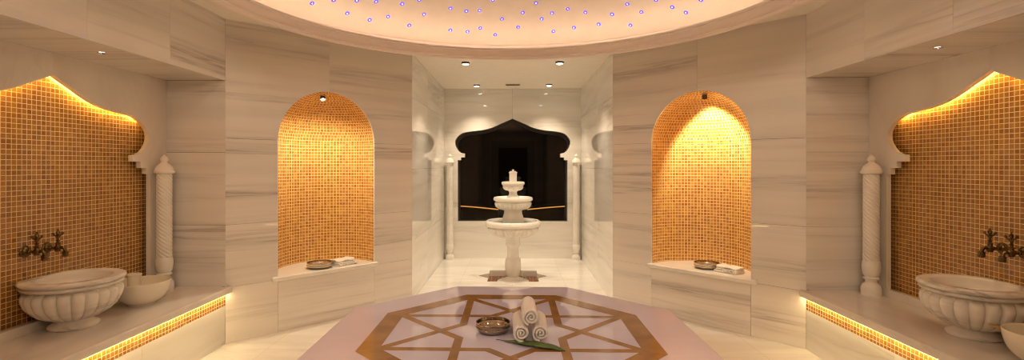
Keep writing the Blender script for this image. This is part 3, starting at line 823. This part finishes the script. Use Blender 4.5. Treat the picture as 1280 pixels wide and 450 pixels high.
# folded towels with a crumpled fringe
def folded(mir, u, d, label, sx, sy, sz, rz, seed):
    loc = niche_pt(mir, u, d, SHZ + .001)
    t = thing('folded_towel', label, 'towel', loc, rz, group='fringed towels in the niches')
    rr = random.Random(seed)
    mb = MB(); nx, ny, lay = 22, 14, 3
    for l in range(lay):
        z0, z1 = sz * l / lay, sz * (l + 1) / lay * .99
        prof = []
        n = 12
        ring = []
        for i in range(nx + 1):
            x = -sx / 2 + sx * i / nx
            ex = max(0, abs(x) / (sx / 2) - .80) / .2
            for j in range(n * 2):
                th = 2 * PI * j / (2 * n)
                cy, cz = math.cos(th), math.sin(th)
                pw = lambda v, p: math.copysign(abs(v) ** p, v)
                hy = sy / 2 * (1 - .05 * l) * math.sqrt(max(.05, 1 - .55 * ex * ex)); hz = (z1 - z0) / 2 * (1 - .15 * ex ** 3)
                yy = pw(cy, .35) * hy; zz = (z0 + z1) / 2 + pw(cz, .6) * hz
                wv = .003 * math.sin(x * 60 + l * 2 + seed) * (l + 1) / lay + .002 * math.sin(yy * 70 + x * 31)
                ring.append((x + .004 * math.sin(yy * 50 + l), yy, max(.0, zz + (wv if zz > .006 else 0))))
        w = 2 * n
        fs = [(i * w + k, (i + 1) * w + k, (i + 1) * w + (k + 1) % w, i * w + (k + 1) % w) for i in range(nx) for k in range(w)]
        fs += [tuple(range(w)), tuple(nx * w + k for k in range(w))[::-1]]
        mb.add(ring, fs)
    local_part(mb, 'cloth', M['lace'], t, smooth=60)
    mb = MB()
    for i in range(34):
        x = -sx / 2 + sx * (i + .5) / 34 + rr.uniform(-.002, .002)
        top = sz * rr.uniform(.25, .72); y0 = -sy / 2 * .97
        out = rr.uniform(.006, .02)
        pth = [(x, y0 + .004, top), (x + rr.uniform(-.004, .004), y0 - out * .6, top * .72), (x + rr.uniform(-.008, .008), y0 - out, top * .35), (x + rr.uniform(-.01, .01), y0 - out * 1.2, .003)]
        mb.tube(pth, [.0022, .0028, .0034, .0018], 6)
        mb.lathe([(1e-6, -.004), (.0042, -.001), (.0042, .002), (1e-6, .005)], 7, c=pth[2])
    o = local_part(mb, 'fringe', M['lace'], t, smooth=60); o['kind'] = 'stuff'
    return t
ang = math.atan2(tU.y, tU.x)
folded(False, 1.03, -.115, 'folded cream fringed towel beside the bowl in the niche with the glowing lens', .20, .16, .05, ang + .15, 4)
folded(True, .625, -.145, 'folded cream fringed towel in the brightly spotlit niche', .20, .15, .052, -ang - .1, 9)

# leaf
t = thing('leaf', 'long dark green leaf lying in front of the rolled towels', 'leaf', (.1, 2.646, SZ))
P0, P1 = Vector((-.078 - .1, 2.742 - 2.66)), Vector((.287 - .1, 2.583 - 2.66))
mb = MB(); n = 30; rows = []
rib = []
for i in range(n + 1):
    s = i / n
    c = P0.lerp(P1, s); side = Vector(((P1 - P0).y, -(P1 - P0).x)).normalized()
    c = c + side * (.008 * math.sin(PI * s) + .004 * math.sin(2 * PI * s))
    w = .0016 + .035 * max(0, math.sin(PI * min(1, max(0, (s - .10) / .90)) ** 1.25)) ** .75
    if s < .10: w = .0018
    z = .0015 + .007 * math.sin(PI * s)
    rib.append((c.x, c.y, z + .0006))
    for k in (-1, -.5, 0, .5, 1):
        p = c + side * (w * k); rows.append((p.x, p.y, z + abs(k) * w * .22 + (.001 * math.sin(s * 25) * abs(k))))
mb.add(rows, [(i * 5 + k, i * 5 + k + 1, (i + 1) * 5 + k + 1, (i + 1) * 5 + k) for i in range(n) for k in range(4)])
o = local_part(mb, 'blade', M['leaf'], t, smooth=60); sm = o.modifiers.new('t', 'SOLIDIFY'); sm.thickness = .0009
mb = MB(); mb.tube(rib, [.0022 * (1 - .75 * i / n) for i in range(n + 1)], 8); local_part(mb, 'rib', M['leafrib'], t, smooth=60)

# ---------------------------------------------------------------- basins on the benches
def basin(loc, label):
    t = thing('marble_basin', label, 'basin', loc, group='carved basins on the benches')
    s = -1 if loc[0] < 0 else 1
    Rr = .248; H = .295
    foot = [(.118, 0), (.121, .006), (.122, .016), (.117, .023), (.105, .030), (.091, .040), (.088, .048), (.10, .056)]
    outer = [(.095, .052), (.125, .060), (.170, .090), (.205, .135), (.226, .185), (.231, .222), (.229, .236), (.222, .240), (.228, .244), (.238, .248), (.241, .255), (.238, .262), (.231, .265), (.240, .269), (.249, .276), (.250, .284), (.246, .291), (.239, .2945),
             (.232, .295), (.192, .295), (.184, .292), (.179, .284), (.172, .262), (.155, .235), (.12, .212), (.07, .202), (1e-6, .200)]
    def cut(o):
        import bmesh
        lim = (MX - .001) - abs(loc[0])
        bm = bmesh.new(); bm.from_mesh(o.data)
        r = bmesh.ops.bisect_plane(bm, geom=bm.verts[:] + bm.edges[:] + bm.faces[:], plane_co=(s * lim, 0, 0), plane_no=(s, 0, 0), clear_outer=True)
        ed = [e for e in r['geom_cut'] if isinstance(e, bmesh.types.BMEdge)]
        if ed: bmesh.ops.holes_fill(bm, edges=ed)
        bm.to_mesh(o.data); bm.free()
    def i_out(r, z): return r > .09 + .62 * (z - .052)
    def gad(r, z, th):
        if z < .055 or z > .240: return r
        q = (z - .055) / .182
        x = ((th * 21 / (2 * PI)) % 1) * 2 - 1
        y = max(0, (q - .80) / .19); y2 = max(0, (.10 - q) / .12)
        hgt = math.sqrt(max(0, 1 - .96 * x * x - y * y - y2 * y2))
        return r * (.895 + .115 * hgt)
    d_out = []
    for i in range(len(outer) - 1):
        k = 7 if i < 5 else 1
        for j in range(k):
            d_out.append((outer[i][0] + (outer[i + 1][0] - outer[i][0]) * j / k, outer[i][1] + (outer[i + 1][1] - outer[i][1]) * j / k))
    # round the bulge
    d_out = [(r + (.010 * math.sin(PI * (z - .060) / .17) if .060 < z < .23 and i < 40 else 0), z) for i, (r, z) in enumerate(d_out)] + [outer[-1]]
    mb = MB(); mb.lathe(d_out, 336, mod=lambda r, z, th: gad(r, z, th) if r > .09 and z < .239 and i_out(r, z) else r)
    # keep the inner wall smooth: the flutes are applied to the outside only
    o = local_part(mb, 'bowl', M['solid'], t, smooth=50); cut(o)
    mb = MB(); mb.lathe(foot, 64); o = local_part(mb, 'foot', M['solid'], t, smooth=50); cut(o)
    return t
basin((-2.580, 2.86, BZ), 'carved fluted marble basin on the bench, with the bowl holding a cup behind it')
basin((2.580, 2.825, BZ), 'carved fluted marble basin on the bench, with a stick by its foot')

def white_bowl(loc, Rr, H, label):
    t = thing('ceramic_bowl', label, 'bowl', loc)
    mb = MB()
    o = [(.42, 0), (.44, .0), (.45, .05), (.50, .08), (.70, .22), (.86, .43), (.95, .68), (.99, .90), (1.0, 1.0), (.985, 1.015), (.965, .99), (.955, .90), (.91, .68), (.80, .43), (.62, .25), (.35, .14), (.0, .11)]
    mb.lathe(dense([(max(1e-6, a * Rr), b * H) for a, b in o], 2), 72)
    local_part(mb, 'body', M['ceramic'], t, smooth=50)
    mb = MB(); mb.lathe([(.40 * Rr, .0), (.46 * Rr, .0), (.465 * Rr, .05 * H), (.45 * Rr, .10 * H)], 48, cap=False); local_part(mb, 'foot_ring', M['ceramic'], t, smooth=50)
    return t
white_bowl((-2.53, 3.325, BZ), .172, .158, 'plain cream ceramic bowl with a cup standing in it, on the bench')
t = thing('cup', 'plain cream cup standing inside the ceramic bowl', 'cup', (-2.575, 3.32, BZ + .02))
mb = MB(); mb.lathe([(.030, 0), (.034, .004), (.0375, .03), (.040, .150), (.041, .186), (.0395, .1885), (.0375, .186), (.036, .14), (.033, .03), (1e-6, .012)], 40); local_part(mb, 'body', M['ceramic'], t, smooth=50)
mb = MB(); mb.lathe([(.0405, .176), (.0425, .178), (.0425, .186), (.0405, .188)], 40, cap=False); local_part(mb, 'rim', M['ceramic'], t, smooth=50)
white_bowl((2.53, 2.405, BZ), .150, .155, 'plain cream ceramic bowl cut off by the edge of the frame, beside a basin')
# stick beside the right bowl
t = thing('wooden_stick', 'short pale wooden stick with a tapered tip between the basin and the ceramic bowl', 'stick', (2.59, 2.615, .505))
mb = MB(); mb.tube([(-.105, .022, .066), (-.098, .021, .064), (-.07, .016, .057), (-.02, .004, .043), (.04, -.008, .027), (.142, -.018, .0140)], [.002, .0055, .0095, .0120, .0125, .0125], 14); local_part(mb, 'handle', M['wood'], t, smooth=50)
mb = MB(); mb.tube([(.134, -.0164, .0145), (.140, -.0176, .0142), (.146, -.0188, .0140), (.149, -.0194, .0138)], [.0126, .0140, .0140, .0115], 16); local_part(mb, 'end_cap', M['wood'], t, smooth=50)

# ---------------------------------------------------------------- taps
def make_tap(loc, s, label):
    """s = +1: sticks out towards +x"""
    t = thing('tap', label, 'tap', loc, group='bronze taps above the basins')
    mb = MB(s < 0)
    mb.lathe([(.034, 0.0005), (.034, .004), (.030, .008), (.022, .010), (.020, .014), (.013, .018), (.011, .026)], 32, axis='x')
    local_part(mb, 'flange', M['bronze'], t, smooth=40)
    mb = MB(s < 0)
    mb.lathe([(.008, .016), (.008, .028), (.011, .031), (.008, .034), (.0085, .050), (.013, .054), (.0165, .066), (.0165, .076), (.013, .086), (.008, .090)], 24, axis='x', c=(0, 0, 0))
    mb.lathe([(.014, -.02), (.015, -.008), (.013, .012), (.011, .022), (.014, .025), (.014, .030), (.010, .032)], 20, c=(.071, 0, 0))
    local_part(mb, 'valve_body', M['bronze'], t, smooth=40)
    mb = MB(s < 0)
    mb.tube([(.082, 0, .0), (.095, 0, .003), (.106, 0, .001), (.114, 0, -.008), (.117, 0, -.020)], [.008, .0082, .0085, .009, .010], 14)
    mb.lathe([(.010, -.018), (.0155, -.020), (.0165, -.024), (.0165, -.046), (.0150, -.050), (.012, -.050), (.011, -.042)], 20, c=(.117, 0, 0))
    local_part(mb, 'spout', M['bronze'], t, smooth=40)
    mb = MB(s < 0)
    mb.lathe([(.008, .030), (.0075, .040), (.011, .043), (.011, .047), (.006, .050), (.006, .058), (.010, .062), (.012, .070), (.010, .078), (.006, .082)], 20, c=(.071, 0, 0))
    for k in range(4):
        a = k * PI / 2 + PI / 4
        x, y = math.cos(a), math.sin(a)
        mb.tube([(.071 + x * .004, y * .004, .072), (.071 + x * .014, y * .014, .075), (.071 + x * .022, y * .022, .084)], [.004, .0045, .004], 10)
        mb.lathe([(1e-6, -.008), (.006, -.004), (.0072, .001), (.005, .006), (1e-6, .009)], 12, c=(.071 + x * .022, y * .022, .087))
    mb.lathe([(.005, .080), (.0095, .087), (.0105, .094), (.008, .101), (.004, .106), (.0055, .110), (1e-6, .116)], 16, c=(.071, 0, 0))
    local_part(mb, 'handle', M['bronze'], t, smooth=40)
make_tap((-MX, 2.762, .905), 1, 'aged bronze wall tap over the left basin, the one nearer the frame edge')
make_tap((-MX, 2.893, .905), 1, 'aged bronze wall tap over the left basin, the one nearer the spiral column')
make_tap((MX, 2.868, .930), -1, 'aged bronze wall tap over the right basin, the one nearer the spiral column')
make_tap((MX, 2.748, .925), -1, 'aged bronze wall tap over the right basin, cut by the frame edge')

# ---------------------------------------------------------------- world, camera, view
w = bpy.data.worlds.new('world'); sc.world = w; w.use_nodes = True
w.node_tree.nodes['Background'].inputs[0].default_value = (0, 0, 0, 1)
cd = bpy.data.cameras.new('camera'); cam = bpy.data.objects.new('camera', cd); COL.objects.link(cam)
cd.sensor_fit = 'HORIZONTAL'; cd.sensor_width = 36; cd.lens = 36 * F / 1280
cd.shift_x = (640 - PX) / 1280; cd.shift_y = -(225 - PH) / 1280
cd.clip_start = .02
cam.location = CAM; cam.rotation_euler = (PI / 2, 0, PHI)
sc.camera = cam
sc.view_settings.view_transform = 'Standard'; sc.view_settings.look = 'None'
sc.view_settings.gamma = 1; sc.view_settings.use_curve_mapping = False
sc.view_settings.exposure = 1.34
cy = sc.cycles
cy.filter_width = 1.1; cy.use_denoising = True; cy.max_bounces = 10; cy.diffuse_bounces = 6; cy.glossy_bounces = 4; cy.transparent_max_bounces = 8
cy.caustics_reflective = False; cy.caustics_refractive = False; cy.sample_clamp_indirect = 4.
